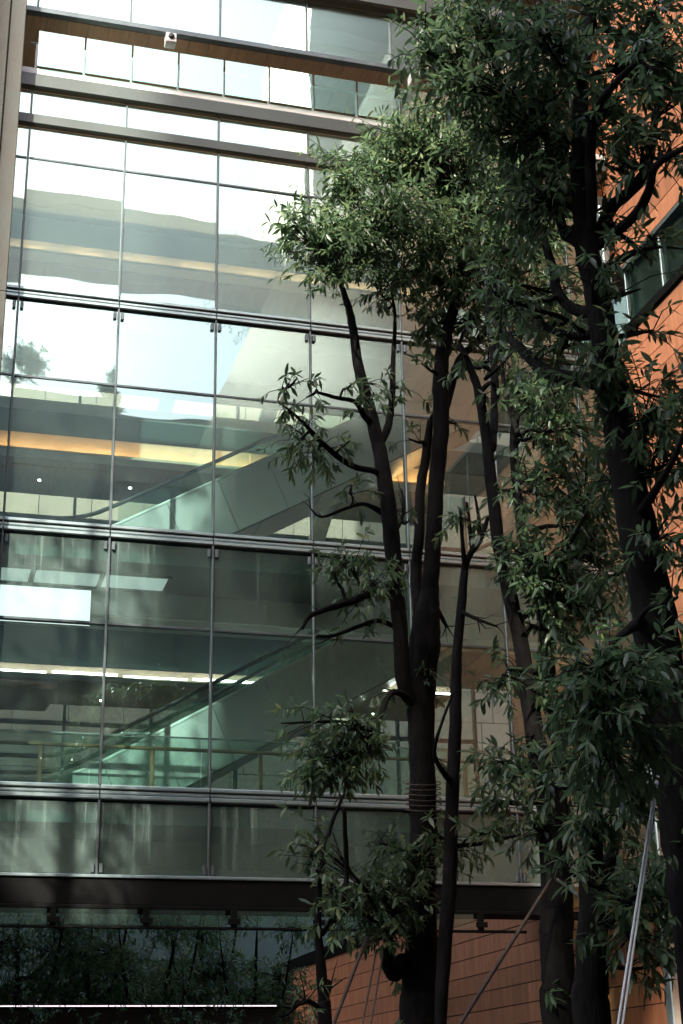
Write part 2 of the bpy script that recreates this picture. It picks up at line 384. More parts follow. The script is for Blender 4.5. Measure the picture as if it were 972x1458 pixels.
# back curtain wall
bx = [2.87 + 1.8 * i for i in range(-3, 6)]
for z0, z1 in ((6.42, 10.46), (10.91, 14.91), (15.36, 19.82)):
    for i in range(len(bx) - 1):
        key = ('b', z0)
        if key not in cache: cache[key] = pane_mesh(1.74, z1 - z0, M_BACKG)
        bput('back_pane', cache[key], ((bx[i] + bx[i + 1]) / 2, 31.2, (z0 + z1) / 2))
    for x in bx:
        bb('back_mullion', MB().vbox(x - .028, x + .028, 31.12, 31.28, z0, z1), M_MULL)
    for i in range(len(bx) - 1):
        bb('back_transom', MB().bbox(bx[i] + .03, bx[i + 1] - .03, 31.14, 31.26, z0 + 2.64, z0 + 2.72, .006), M_MULL)
bb('back_spandrel', MB().box(-2.6, 12.9, 31.02, 31.30, 5.98, 6.415), M_DARK)
bb('stair_soffit', MB().prism_xz([(-1.5, 9.28), (2.45, 9.28), (2.75, 9.75), (-1.5, 9.75)], 29.2, 31.0), M_TIMBER)
# slanting columns
for (x, z0, z1, dx) in ((4.3, 15.37, 19.8, 1.2), (6.6, 15.37, 19.8, 1.2), (8.9, 15.37, 19.8, 1.2), (7.2, 10.92, 14.9, 1.2), (5.0, 10.92, 14.9, 1.2), (9.6, 10.92, 14.9, 1.2),
                        (6.6, 20.21, 21.48, .5), (8.4, 20.21, 21.48, .5), (4.4, 20.21, 21.48, .5), (10.3, 20.21, 21.48, .5)):
    bb('slanting_column', MB().prism_xz([(x, z0), (x + .34, z0), (x + .34 + dx, z1), (x + dx, z1)], 30.2, 30.5), M_COLB)

# ceiling bulkheads with light coves
def cove(z, x0, x1, m, lab, tubes, n, fh):
    t = thing('cove_light', lab, 'light', (x0, 28.9, z), 'light coves along the gallery edges')
    T = Matrix.Translation((-x0, -28.9, -z))
    def p(name, mb, mm):
        o = mb.build(name, mm, t); o.matrix_parent_inverse = T; return o
    p('fascia', MB().bbox(x0, x1, 28.95, 29.04, z - .02, z + fh, .01), M_FASC)
    p('ledge', MB().box(x0, x1, 28.62, 28.94, z - .05, z - .022), M_FASC)
    if m is not E_WHITE: p('lip', MB().box(x0, x1, 28.60, 28.617, z - .05, z + .012), M_FASC)
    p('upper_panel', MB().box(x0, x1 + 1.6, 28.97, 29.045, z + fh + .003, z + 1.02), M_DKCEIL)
    p('ceiling', MB().box(x0, x1, 29.05, 31.0, z - .02, z + .02), M_TIMBER)
    L = (x1 - x0) / n
    for k in range(n):
        a = x0 + k * L
        pts = [(a + .06, 28.70 + .05 * (k % 2), z + .012 + .035 * (k % 2)), (a + L - (.06 if tubes else .3), 28.70 + .05 * (k % 2), z + .012 + .035 * (k % 2))]
        p('light_tube', MB().tube(pts, .022, 8), m)
    return t
E_DOT = emit('downlight', (1, .93, .82), 14)
POS = ('leftmost', 'second from the left', 'middle one', 'second from the right', 'rightmost')
def downlights(z, xs_, y, lab, grp):
    for k, x in enumerate(xs_):
        t = thing('downlight', lab + ', ' + POS[k] + ' of five', 'light', (x, y, z), grp)
        put('trim_ring', MB().tube([(0, 0, -.03), (0, 0, -.001)], .055, 12).mesh('trim_ring', M_STEELB), t, (0, 0, 0))
        put('bulb', MB().tube([(0, 0, -.045), (0, 0, -.031)], .03, 10).mesh('bulb', E_DOT), t, (0, 0, 0))
downlights(13.99, (2.0, 3.9, 5.8, 7.7, 9.6), 30.0, 'tiny round ceiling downlight by the amber cove', 'downlights over the amber cove level')
downlights(9.40, (1.6, 3.5, 5.4, 7.3, 9.2), 30.2, 'tiny round ceiling downlight by the white tubes', 'downlights beside the lowest white tubes')
cove(9.46, .95, 10.5, E_WHITE, 'row of white tube lights under the lowest escalator level ceiling', True, 7, .24)
cove(14.05, .95, 10.6, E_ORANGE, 'amber light cove glowing behind the upper escalator', True, 7, .50)
cove(18.62, .95, 10.7, E_WARM, 'warm light cove high behind the third row of glass', False, 8, .42)

# ------------------------------------------------------------------ escalators
def escalator(zf, lab, y0=27.0, y1=28.45, xb=3.0):
    t = thing('escalator', lab, 'escalator', (xb, (y0 + y1) / 2, zf), 'escalators climbing to the right inside the glass building')
    T = Matrix.Translation((-xb, -(y0 + y1) / 2, -zf))
    def p(name, mb, m, kind=None):
        o = mb.build(name, m, t, kind); o.matrix_parent_inverse = T; return o
    sl = .570; top = lambda x: zf + .95 + sl * (x - xb - .15)          # top edge of the side cladding
    xe = xb + 4.49 / sl; H = 1.22
    for yy, d in ((y0, .03), (y1, .03)):
        jx = [xb + .2 + i * .98 for i in range(9)]
        for i in range(8):
            a, b = jx[i] + .006, jx[i + 1] - .006; sh = .42
            p('side_panel', MB().prism_xz([(a + sh, top(a + sh) - H), (b + sh, top(b + sh) - H), (b, top(b)), (a, top(a))], yy - d, yy + d), M_CLAD)
        p('side_panel', MB().prism_xz([(xb - 1.6, zf - .25), (jx[0] + .41, top(jx[0] + .41) - H), (jx[0] - .006, top(jx[0])), (xb - .6, zf + .62), (xb - 1.6, zf + .60)], yy - d, yy + d), M_CLAD)
        path = [(xb - 1.65, yy, zf + .64), (xb - .9, yy, zf + .65), (xb - .35, yy, zf + .75)] + [(x, yy, top(x) + .03) for x in (xb + .2, xb + 2, xb + 4, xb + 6, xe - .1)] + [(xe + .6, yy, zf + 4.49 + 1.0), (xe + 1.3, yy, zf + 4.49 + 1.02)]
        p('edge_trim', MB().tube(path, .042, 6), M_WHITE)  # white put in for the light its metal edge would catch
        hp = [Vector((x, yy, z + .42)) for (x, _, z) in path]
        hp = [Vector((xb - 1.75, yy, zf + .8)), Vector((xb - 1.72, yy, zf + 1.0))] + hp
        sp, _v = smooth_path(hp, [1] * len(hp), 3)
        p('handrail', MB().tube(sp, .042, 8), M_RUB)
        for i in range(6):
            a, b = xb + .25 + i * 1.28, xb + .25 + i * 1.28 + 1.25
            p('rail_pane', MB().prism_xz([(a, top(a) + .07), (b, top(b) + .07), (b, top(b) + .41), (a, top(a) + .41)], yy - .006, yy + .006), M_GLASSB)
    # underside, boxed in panels, and the step band
    for i in range(6):
        a = xb + .62 + i * 1.22; b = a + 1.20
        p('underside_panel', MB().prism_xz([(a, top(a) - H - .03), (b, top(b) - H - .03), (b, top(b) - H + .05), (a, top(a) - H + .05)], y0 + .034, y1 - .034), M_ESCU)
    for i in range(24):
        x = xb + .1 + i * .32
        p('step', MB().box(x, x + .40, y0 + .2, y1 - .2, top(x) - .93, top(x) - .72), M_MULL)
    return t
escalator(6.42, 'lower escalator with pale side panels, its foot above the brass railing')
escalator(10.91, 'upper escalator with pale side panels, its brown underside above the amber cove', xb=3.05)

# brass railing behind the lowest vision glass
rl = thing('handrail_fence', 'brass railing with square posts behind the lowest large panes', 'railing', (2, 25.6, 6.42))
T = Matrix.Translation((-2, -25.6, -6.42))
o = MB().bbox(-1, 12.6, 25.57, 25.63, 7.36, 7.42, .012).build('rail', M_BRASS, rl); o.matrix_parent_inverse = T
for k in range(8):
    x = 1.99 + 1.88 * (k - 1)
    o = MB().vbox(x - .035, x + .035, 25.565, 25.635, 6.425, 7.357).build('post', M_BRASS, rl); o.matrix_parent_inverse = T
gb = thing('glass_balustrade', 'frameless glass balustrade with a bright top edge before the lower escalator', 'balustrade', (2, 26.3, 6.42))
T = Matrix.Translation((-2, -26.3, -6.42))
for k in range(7):
    x = -1 + 1.95 * k
    o = MB().box(x, x + 1.93, 26.295, 26.307, 6.425, 7.74).build('rail_pane', M_GLASSB, gb); o.matrix_parent_inverse = T
o = MB().bbox(-1, 12.6, 26.285, 26.317, 7.743, 7.775, .005).build('top_edge', M_STEELB, gb); o.matrix_parent_inverse = T
# terrace balustrade
tb = thing('terrace_balustrade', 'glass balustrade with short white posts under the timber soffit', 'balustrade', (6, FY, 20.25))
T = Matrix.Translation((-6, -FY, -20.25))
for k in range(13):
    x = 1.12 + .91 * k
    if x + .9 < 12.9:
        o = MB().box(x + .02, x + .89, FY - .16, FY - .148, 20.21, 21.02).build('rail_pane', M_GLASS, tb); o.matrix_parent_inverse = T
    o = MB().vbox(x - .022, x + .022, FY - .09, FY - .045, 20.204, 20.76).build('post', M_WHITE, tb); o.matrix_parent_inverse = T
o = MB().tube([(1.0, FY - .07, 20.78), (12.85, FY - .07, 20.78)], .022, 8).build('rail', M_WHITE, tb); o.matrix_parent_inverse = T
# spotlights under the soffit
for (x, lab) in ((3.67, 'white cube spotlight under the timber soffit near the concrete pillar'), (8.72, 'white cube spotlight under the timber soffit beside the leafy crown')):
    s = thing('spotlight', lab, 'spotlight', (x, FY - .2, 21.48), 'spotlights under the terrace soffit')
    put('bracket', MB().vbox(-.03, .03, -.03, .03, -.10, 0.0).mesh('bracket', M_MULL), s, (0, .14, 0.02))
    put('housing', MB().bbox(-.10, .10, -.12, .12, -.33, -.10, .02).mesh('housing', M_WHITE), s, (0, .02, 0))
    put('lens', MB().tube([(0, -.128, -.2), (0, -.1, -.2)], .06, 14).mesh('lens', M_RUB), s, (0, .0, 0))
# slim rail hung below the dark beam
hr = thing('hung_rail', 'slim dark rail hung on brackets below the building edge', 'rail', (2, FY - .2, 4.3))
T = Matrix.Translation((-2, -FY + .2, -4.3))
def hp(name, mb, m):
    o = mb.build(name, m, hr); o.matrix_parent_inverse = T; return o
hp('rail', MB().bbox(-1, 10.05, FY - .24, FY - .17, 4.28, 4.325, .01), M_DARK)
for x in (.83, 2.23, 3.67, 5.07, 6.46, 7.86, 9.25):
    hp('hanger', MB().vbox(x - .045, x + .045, FY - .25, FY - .16, 4.328, 4.582), M_DARK)
    hp('bolt_plate', MB().bbox(x - .10, x + .10, FY - .27, FY - .252, 4.36, 4.45, .006), M_DARK)
for k in range(6):
    x = .83 + 1.4 * k
    hp('hung_pane', MB().box(x + .06, x + 1.3, FY - .21, FY - .20, 4.34, 4.575), M_GLASSB)
# white panel behind the far left glass, sunlit brightness put in as emission
ws = MB().box(-.7, 2.66, FY + .42, FY + .47, 9.36, 9.98).build('glowing_white_panel', E_SUNLIT_PANEL); tag(ws, 'white panel made to glow as if sunlit, inside the left panes above the transom', 'panel')

# ------------------------------------------------------------------ concrete pillar at the left
pl = thing('concrete_pillar', 'tall grey concrete pillar at the left edge of the glass', 'pillar', (-.6, FY - .3, 0))
T = Matrix.Translation((.6, -FY + .3, 0))
zz = [0, 3.4, 6.8, 10.6, 15.05, 21.55, 26, 31, 38]
for a, b in zip(zz[:-1], zz[1:]):
    o = MB().vbox(-1.7, .56, FY - .62, FY + .5, a + .012, b - .012, .015).build('pillar_panel', M_CONC, pl); o.matrix_parent_inverse = T
    o = MB().vbox(.572, .855, FY - .58, FY + .5, a + .008, b - .008, .015).build('edge_panel', M_CONC, pl); o.matrix_parent_inverse = T
o = MB().box(-1.6, .80, FY - .50, FY + .48, 0, 38).build('core', M_TERRAB, pl); o.matrix_parent_inverse = T
lb = MB().box(-26, -1.72, FY - .3, 32, 0, 38).build('concrete_block', M_CONC); tag(lb, 'plain grey concrete block beside the pillar, left of the view', 'building')

# ------------------------------------------------------------------ terracotta wall
tw = thing('terracotta_wall', 'long orange terracotta wall running back on the right under the glass building', 'wall', (WX, 24, 0))
T = Matrix.Translation((-WX, -24, 0))
def wp(name, mb, m):
    o = mb.build(name, m, tw); o.matrix_parent_inverse = T; return o
wp('backing', MB().box(WX + .022, WX + .5, 10.83, 31.2, 0, 15.84), M_TERRAB)
wp('backing', MB().box(WX + .022, WX + .5, 10.83, 31.2, 17.36, 34), M_TERRAB)
wp('backing', MB().box(WX + .022, WX + .5, 31.205, 56, 0, 6.02), M_TERRAB)
wp('coping', MB().box(WX - .05, WX + .6, 31.205, 56, 6.03, 6.40), M_DARK)
RH, RL = .405, 6.95
ysj = [24.72 - RL * 4, 24.72 - RL * 3, 24.72 - RL * 2, 24.72 - RL, 24.72, 24.72 + RL, 24.72 + 2 * RL, 24.72 + 3 * RL, 24.72 + 4 * RL]
pm = {}
for r in range(80):
    z0 = r * RH; z1 = z0 + RH
    if z0 >= 15.84 - .05 and z1 < 17.36 + .2: continue
    zb = z1
    if z0 < 15.84 < z1: zb = 15.84
    for k in range(len(ysj) - 1):
        ya, yb = ysj[k], ysj[k + 1]
        if k < 2: continue
        if k >= 5 and z1 > 6.1: continue
        if z0 > 30: continue
        key = (round(yb - ya, 2), round(zb - z0, 3))
        if key not in pm:
            dy, dz = (yb - ya) / 2 - .007, (zb - z0) / 2 - .011
            pm[key] = MB().add([(0, -dy, -dz), (0, dy, -dz), (.03, dy, -dz), (.03, -dy, -dz), (0, -dy, dz), (0, dy, dz), (.03, dy, dz), (.03, -dy, dz)],
                               [(0, 3, 2, 1), (4, 5, 6, 7), (0, 1, 5, 4), (1, 2, 6, 5), (2, 3, 7, 6), (3, 0, 4, 7)]).mesh('terracotta_panel', M_TERRA)
        o = put('terracotta_panel', pm[key], tw, (WX + rnd.uniform(-.003, .003), (ya + yb) / 2, (z0 + zb) / 2)); o.matrix_parent_inverse = T
# ribbon window of the wall
wp('window_sill', MB().box(WX - .06, WX + .3, 10.9, 24.45, 15.845, 16.02), M_DARK)
wp('window_head', MB().box(WX - .04, WX + .3, 10.9, 24.45, 17.27, 17.36), M_MULL)
for k in range(9):
    ya = 24.40 - 1.5 * (k + 1); yb = ya + 1.5
    wp('ribbon_pane', MB().box(WX + .10, WX + .112, ya + .03, yb - .03, 16.02, 17.27), M_GLASSR)
    wp('ribbon_mullion', MB().vbox(WX + .03, WX + .16, yb - .025, yb + .025, 16.02, 17.27), M_ALU)
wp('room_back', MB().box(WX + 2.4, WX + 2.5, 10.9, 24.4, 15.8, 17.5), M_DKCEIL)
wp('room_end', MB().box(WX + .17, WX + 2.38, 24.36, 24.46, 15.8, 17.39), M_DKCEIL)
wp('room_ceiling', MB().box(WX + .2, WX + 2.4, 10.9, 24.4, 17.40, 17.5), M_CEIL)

# ------------------------------------------------------------------ courtyard behind the building
fb = thing('stone_building', 'pinkish stone panelled building seen through both glass walls', 'building', (3, 55, 0))
T = Matrix.Translation((-3, -55, 0))
def fp(name, mb, m):
    o = mb.build(name, m, fb); o.matrix_parent_inverse = T; return o
fp('core', MB().box(-20, 30, 55.04, 62, 0, 40), M_DKCEIL)
fm = MB().box(-.985, .985, 0, .06, -.585, .585).mesh('stone_panel', M_FARW)
for r in range(7, 27):
    for k in range(12):
        o = put('stone_panel', fm, fb, (2.2 + 2 * k + (r % 2) * .5 - 3, 54.98 + rnd.uniform(-.01, .01), .6 + 1.2 * r)); o.matrix_parent_inverse = T
        o.location.x += 3
fp('canopy', MB().box(-8, 12.6, 53.4, 55, 5.10, 5.5), M_DARK)
fp('shopfront', MB().box(-8, 12.6, 54.9, 55.03, 0, 5.1), M_DKCEIL)


wl_ = thing('planter_wall', 'low planter wall with a thin bright light line along its top', 'wall', (3, 34.6, 0)); T = Matrix.Translation((-3, -34.6, 0))
for nm_, mb_, m_ in [('wall', MB().box(-3, 8.15, 34.6, 34.9, 0, 3.70), M_CONC), ('cap', MB().box(-3, 8.18, 34.54, 34.95, 3.705, 3.75), M_DARK)] + [('strip_light', MB().bbox(-3 + k * .93, -3 + k * .93 + .905, 34.55, 34.59, 3.752, 3.776, .006), E_STRIP) for k in range(12)]:
    o = mb_.build(nm_, m_, wl_); o.matrix_parent_inverse = T

# ------------------------------------------------------------------ buildings behind the camera, some mirrored in the glass, some added to cut sunlight
def tower(name, lab, x0, x1, y0, y1, z1, hgt=4.0, skew=.643):
    """unseen building; skewed side walls follow the sun direction so the sun slots stay open"""
    t = thing(name, lab, 'building', ((x0 + x1) / 2, y1, 0)); T = Matrix.Translation((-(x0 + x1) / 2, -y1, 0))
    def slab(a0, a1, ya, yb, z0, zt, nm, m):
        kk = (yb - ya) * skew
        vs = [(a0 - kk, ya, z0), (a1 - kk, ya, z0), (a1, yb, z0), (a0, yb, z0), (a0 - kk, ya, zt), (a1 - kk, ya, zt), (a1, yb, zt), (a0, yb, zt)]
        o = MB().add(vs, [(0, 3, 2, 1), (4, 5, 6, 7), (0, 1, 5, 4), (1, 2, 6, 5), (2, 3, 7, 6), (3, 0, 4, 7)]).build(nm, m, t); o.matrix_parent_inverse = T
    zb = 50.4 if name == 'sun_gap_cap' else 0
    slab(x0, x1, y0, y1, zb, z1, 'wall', M_TOWG)
    for q in range(1 + int(zb / hgt + .99), int(z1 / hgt) + 1): slab(x0 + .004, x1 - .004, y1 + .004, y1 + .2, q * hgt - .9, q * hgt, 'floor_band', M_TOWER)
    return t
tower('offscreen_tower', 'unseen dark tower added behind the viewer to block the sun', -21.25, 2.0, -44, -30, 71)  # this and the next two are unseen, added to leave slots of sun
tower('offscreen_tower', 'unseen dark tower added farthest left behind the viewer to shade the pillar', -54, -34.2, -44, -30, 70)
tower('offscreen_tower', 'narrow unseen dark tower added behind the viewer between two sun gaps', -31.6, -24.6, -44, -30, 71)
tower('shade_block', 'taller unseen dark block added left of the courtyard to cut the sun', -40, -26, -29.5, -10, 41.8, skew=0)  # left blocks are unseen, added to cut sun and sky from the court
tower('shade_block', 'lower unseen dark block added left of the courtyard to dim it', -40, -26, -9.9, 20, 14, skew=0)
tower('offscreen_podium', 'dark podium behind the viewer under the sky bridge', -21.7, 20.9, -44, -30.2, 39.5)
tower('offscreen_podium', 'small unseen podium added beside the narrow tower to trim the sun gap', -24.55, -23.6, -44, -30.2, 45.6)  # two unseen podiums added to set the lower edge of the sun gap
tower('offscreen_podium', 'tallest unseen podium added behind the viewer to trim the sun gap', -23.55, -21.75, -44, -30.2, 46.6)
tower('offscreen_tower', 'dark office tower behind the viewer on the wall side', 21.0, 44, -44, -30, 74, skew=0)
tower('offscreen_block', 'unseen dark block added in line with the orange wall to darken reflections', 12.98, 24, -29.5, 10.8, 34, skew=0)  # unseen, added so the facade mirrors something dark here
tower('shade_block', 'unseen dark block added left of the garden court behind to shade it', -24, -9, 34, 55, 18, skew=0)  # unseen, added to keep the garden court in shade
tower('sun_gap_cap', 'unseen dark block added high over the small podiums to close the sun gap', -24.55, -21.3, -30.9, -30.3, 72)  # unseen cap added above the sun gap to keep sun off the right side
sb = thing('sky_bridge', 'dark sky bridge joining the towers behind the viewer', 'bridge', (10, -33, 46.6)); T = Matrix.Translation((-10, 33, -46.6))
o = MB().box(2.05, 19.45, -31.8, -30.4, 47.5, 51.6).build('deck', M_TOWG, sb); o.matrix_parent_inverse = T
o = MB().box(2.05, 19.45, -31.9, -30.3, 51.61, 52.4).build('parapet', M_TOWER, sb); o.matrix_parent_inverse = T

# ------------------------------------------------------------------ trees
def leaf_template(w=.28, droop=.16):
    st = [(0, .0), (.22, .75), (.5, 1.0), (.78, .62), (1.0, 0)]
    v = [(0, 0, 0)]
    for t, k in st[1:4]:
        z = -droop * t * t; ww = w * .5 * k
        v += [(t, ww, z + .10 * ww), (t, 0, z - .06 * ww - .012), (t, -ww, z + .10 * ww)]
    v.append((1, 0, -droop - .02))
    f = [(0, 2, 1), (0, 3, 2)]
    for i in (0, 1):
        a = 1 + 3 * i; b = a + 3
        f += [(a, a + 1, b + 1, b), (a + 1, a + 2, b + 2, b + 1)]
    f += [(7, 8, 10), (8, 9, 10)]
    return np.array(v, float), f
LV, LF = leaf_template()
LF3 = []
for q in LF:
    LF3.append((q[0], q[1], q[2]))
    if len(q) == 4: LF3.append((q[0], q[2], q[3]))
LF3 = np.array(LF3, np.int64)

def leaves_mesh(name, base, dirs, ups, lens, tints, m):
    n = len(base); d = dirs / np.linalg.norm(dirs, axis=1, keepdims=True)
    u = ups - d * (ups * d).sum(1, keepdims=True); u /= np.linalg.norm(u, axis=1, keepdims=True) + 1e-9
    s = np.cross(u, d)
    V = base[:, None, :] + lens[:, None, None] * (LV[None, :, 0:1] * d[:, None, :] + LV[None, :, 1:2] * s[:, None, :] + LV[None, :, 2:3] * u[:, None, :])
    V = V.reshape(-1, 3); k = len(LV)
    F = (LF3[None] + (np.arange(n) * k)[:, None, None]).reshape(-1, 3)
    me = bpy.data.meshes.new(name)
    me.vertices.add(len(V)); me.vertices.foreach_set('co', V.ravel())
    me.loops.add(F.size); me.loops.foreach_set('vertex_index', F.ravel().astype(np.int32))
    me.polygons.add(len(F)); me.polygons.foreach_set('loop_start', (np.arange(len(F)) * 3).astype(np.int32))
    at_ = me.attributes.new('tint', 'FLOAT', 'POINT'); at_.data.foreach_set('value', np.repeat(tints, k).astype(np.float32))
    me.update(); me.materials.append(m)
    me.polygons.foreach_set('use_smooth', np.ones(len(F), bool))
    return me
_one = [leaves_mesh('leaf', np.zeros((1, 3)), np.array([[1., 0, 0]]), np.array([[0, 0, 1.]]), np.array([1.]), np.array([t]), M_LEAF) for t in (.15, .35, .55)]

def grow(root, name_seed, stems, clusters, single=180, lsize=.12, leafm=M_LEAF, twig_r=.004, sparse=1.0, loc=None):
    """stems: list of (world points, radii, name); clusters: (centre, radii, number of leaves)"""
    rs = random.Random(name_seed); nr = np.random.RandomState(name_seed)
    T = Matrix.Translation(-root.location)
    anchors = []; bare = MB()
    for (pts, rad, nm) in stems:
        sp, sv = smooth_path(pts, rad, 5)
        # crooked growth
        for i in range(1, len(sp)):
            k = sv[i] * .07
            sp[i] = sp[i] + Vector((rs.uniform(-k, k), rs.uniform(-k, k), 0))
        o = MB().tube(sp, sv, 10 if max(sv) > .05 else 7, jit=.05, rs=rs).build(nm, M_BARK, root); o.matrix_parent_inverse = T
        anchors += [(p, r) for p, r in zip(sp, sv)]
        if nm == 'dead_branch':
            for q in range(5):
                j = rs.randrange(len(sp) // 3, len(sp)); a_ = sp[j]; d_ = (sp[j] - sp[max(0, j - 3)]).normalized() if j else Vector((1, 0, 0))
                d_ = (d_ + Vector((rs.uniform(-.8, .8), rs.uniform(-.8, .8), rs.uniform(-.5, .9)))).normalized(); l_ = rs.uniform(.10, .38)
                bare.tube([a_, a_ + d_ * l_ * .5 + Vector((0, 0, rs.uniform(-.02, .03))), a_ + d_ * l_ + Vector((rs.uniform(-.05, .05), 0, rs.uniform(-.03, .08)))], [sv[j] * .4 + .002, .004, .0015], 4)
    if bare.v:
        o = bare.build('bare_twigs', M_BARK, root, 'stuff'); o.matrix_parent_inverse = T
    A = np.array([tuple(p) for p, r in anchors])
    if single >= 180:                                        # wispy shoots along the bare stems
        extra = []
        for (pts, rad, nm) in stems:
            if nm == 'dead_branch' or len(pts) < 5: continue
            for q in range(7 if nm == 'trunk' else 4):
                p = Vector(pts[rs.randrange(2, len(pts))]); v = Vector((rs.uniform(-1, 1), rs.uniform(-1, .3), rs.uniform(-.2, .8))).normalized()
                extra.append((p + v * rs.uniform(.12, .34), (.09, .09, .09), 24))
        clusters = list(clusters) + extra
    limbs = MB(); twigs = MB()
    B, D_, U_, S_, C_ = [], [], [], [], []
    for (c, rad, n) in clusters:
        c = Vector(c); 
        dist = np.linalg.norm(A - np.array(c), axis=1); dz = np.maximum(0, A[:, 2] - c.z)
        j = int(np.argmin(dist + dz * .7)); a = Vector(A[j]); ar = anchors[j][1]
        mid = (a + c) / 2 + Vector((rs.uniform(-.12, .12), rs.uniform(-.12, .12), rs.uniform(-.02, .14))) * (c - a).length
        L = [a + (mid - a) * .5 + Vector((0, 0, .04)), mid, c]
        lp, lv = smooth_path([a] + L, [min(ar * .6, .028), min(ar * .5, .02), .014, .007], 4)
        limbs.tube(lp, lv, 6, jit=.08, rs=rs)
        ntw = max(3, int(n / 8))
        for k in range(ntw):
            # twig end somewhere in the ellipsoid, denser towards the shell
            while True:
                q = Vector((rs.uniform(-1, 1), rs.uniform(-1, 1), rs.uniform(-1, 1)))
                if q.length < 1: break
            q = Vector((rs.gauss(0, .56), rs.gauss(0, .56), rs.gauss(0, .56)))
            e = c + Vector((q.x * rad[0], q.y * rad[1], q.z * rad[2])) + Vector((rs.gauss(0, .09), rs.gauss(0, .09), rs.gauss(0, .08)))
            s0 = lp[rs.randrange(len(lp) // 2, len(lp))]
            out = (e - s0); ln = out.length + 1e-6; out = out / ln
            m_ = s0 + (e - s0) * .55 + Vector((0, 0, .10 * ln))
            st = max(0.0, 1 - .55 / ln)                      # only the last half metre is drawn as a twig
            twigs.tube([s0 + (m_ - s0) * st, m_, e], [twig_r * 1.3, twig_r, twig_r * .5], 3)
            td = (e - m_).normalized(); 
            nl = rs.randint(5, 11)
            for i in range(nl):
                f = (i + rs.random()) / nl; f = .15 + .85 * f ** .75
                pos = m_.lerp(e, f) if ln > .3 else e - td * (.12 * (1 - f))
                ang = i * 2.4 + rs.uniform(-.5, .5)
                ax = td.cross(Vector((0, 0, 1)));
                ax = ax.normalized() if ax.length > 1e-3 else Vector((1, 0, 0)); bx_ = td.cross(ax)
                rad_ = ax * math.cos(ang) + bx_ * math.sin(ang)
                d = td * rs.uniform(.25, .8) + rad_ * rs.uniform(.5, 1.0) + Vector((0, 0, rs.uniform(-.75, .05)))
                d.normalize()
                u = Vector((rs.gauss(0, .45), rs.gauss(0, .45), 1)) 
                B.append(tuple(pos)); D_.append(tuple(d)); U_.append(tuple(u)); S_.append(lsize * rs.uniform(.55, 1.2))
                C_.append(max(0, min(1, rs.gauss(.34, .20) + (.35 if rs.random() < .04 else 0))))
    B = np.array(B); D_ = np.array(D_); U_ = np.array(U_); S_ = np.array(S_); C_ = np.array(C_)
    o = limbs.build('limbs', M_BARK, root, 'stuff'); o.matrix_parent_inverse = T
    o = twigs.build('twigs', M_BARK, root, 'stuff'); o.matrix_parent_inverse = T
    # the leaves that show largest become objects of their own
    rel = B - np.array(CAM); dep = rel @ np.array(_D); px = np.abs(rel @ np.array(_X) / dep * FPX); py = np.abs(rel @ np.array(_U) / dep * FPX)
    score = np.where((px < 480) & (py < 720), S_ / dep, 0) 
    idx = np.argsort(-score)[:single] if single else np.array([], int)
    rest = np.setdiff1d(np.arange(len(B)), idx)
    me = leaves_mesh('foliage', B[rest], D_[rest], U_[rest], S_[rest], C_[rest], leafm)
    o = bpy.data.objects.new('foliage', me); link(o, root); o['kind'] = 'stuff'; o.matrix_parent_inverse = T
    for i in idx:
        d = Vector(D_[i]).normalized(); u = Vector(U_[i]); u = (u - d * u.dot(d)).normalized(); s = u.cross(d)
        mt = Matrix((d, s, u)).transposed().to_4x4() @ Matrix.Scale(S_[i], 4); mt.translation = Vector(B[i])
        o = bpy.data.objects.new('leaf', _one[min(2, int(C_[i] * 4))]); link(o, root)
        o.matrix_parent_inverse = T; o.matrix_basis = mt
    return len(B)

def stem(pts, Y, name='branch'):
    """pts: (px, py, width px[, depth shift]) along the photographed outline of one stem standing Y metres away"""
    P, Rr = [], []
    for q in pts:
        yy = Y + (q[3] if len(q) > 3 else 0)
        p = at(q[0], q[1], yy); P.append(p); Rr.append(max(.006, q[2] / 2 / FPX * (p - CAM).length))
    return (P, Rr, name)
def to_ground(st):
    P, Rr, n = st
    b = Vector((P[0].x, P[0].y, P[0].z)); d = (P[0] - P[2]); k = min(1.0, b.z / max(.3, -d.z)) if d.z < 0 else 0
    f = Vector((b.x + d.x * k * .6, b.y, 0.0))
    return ([f + Vector((0, 0, .02)), f.lerp(b, .35)] + P, [Rr[0] * 1.55, Rr[0] * 1.1] + Rr, n)
def clus(lst, Y, dens=1.9):
    out = []
    for q in lst:
        px, py, rx, ry, n = q[:5]; yy = Y + (q[5] if len(q) > 5 else rnd.uniform(-.4, .4))
        c = at(px, py, yy); k = (c - CAM).length / FPX
        out.append((c, (rx * k, max(.25, (rx + ry) / 2 * k), ry * k), int(n * dens)))
    return out
TR = 'trees in the bed before the glass facade'

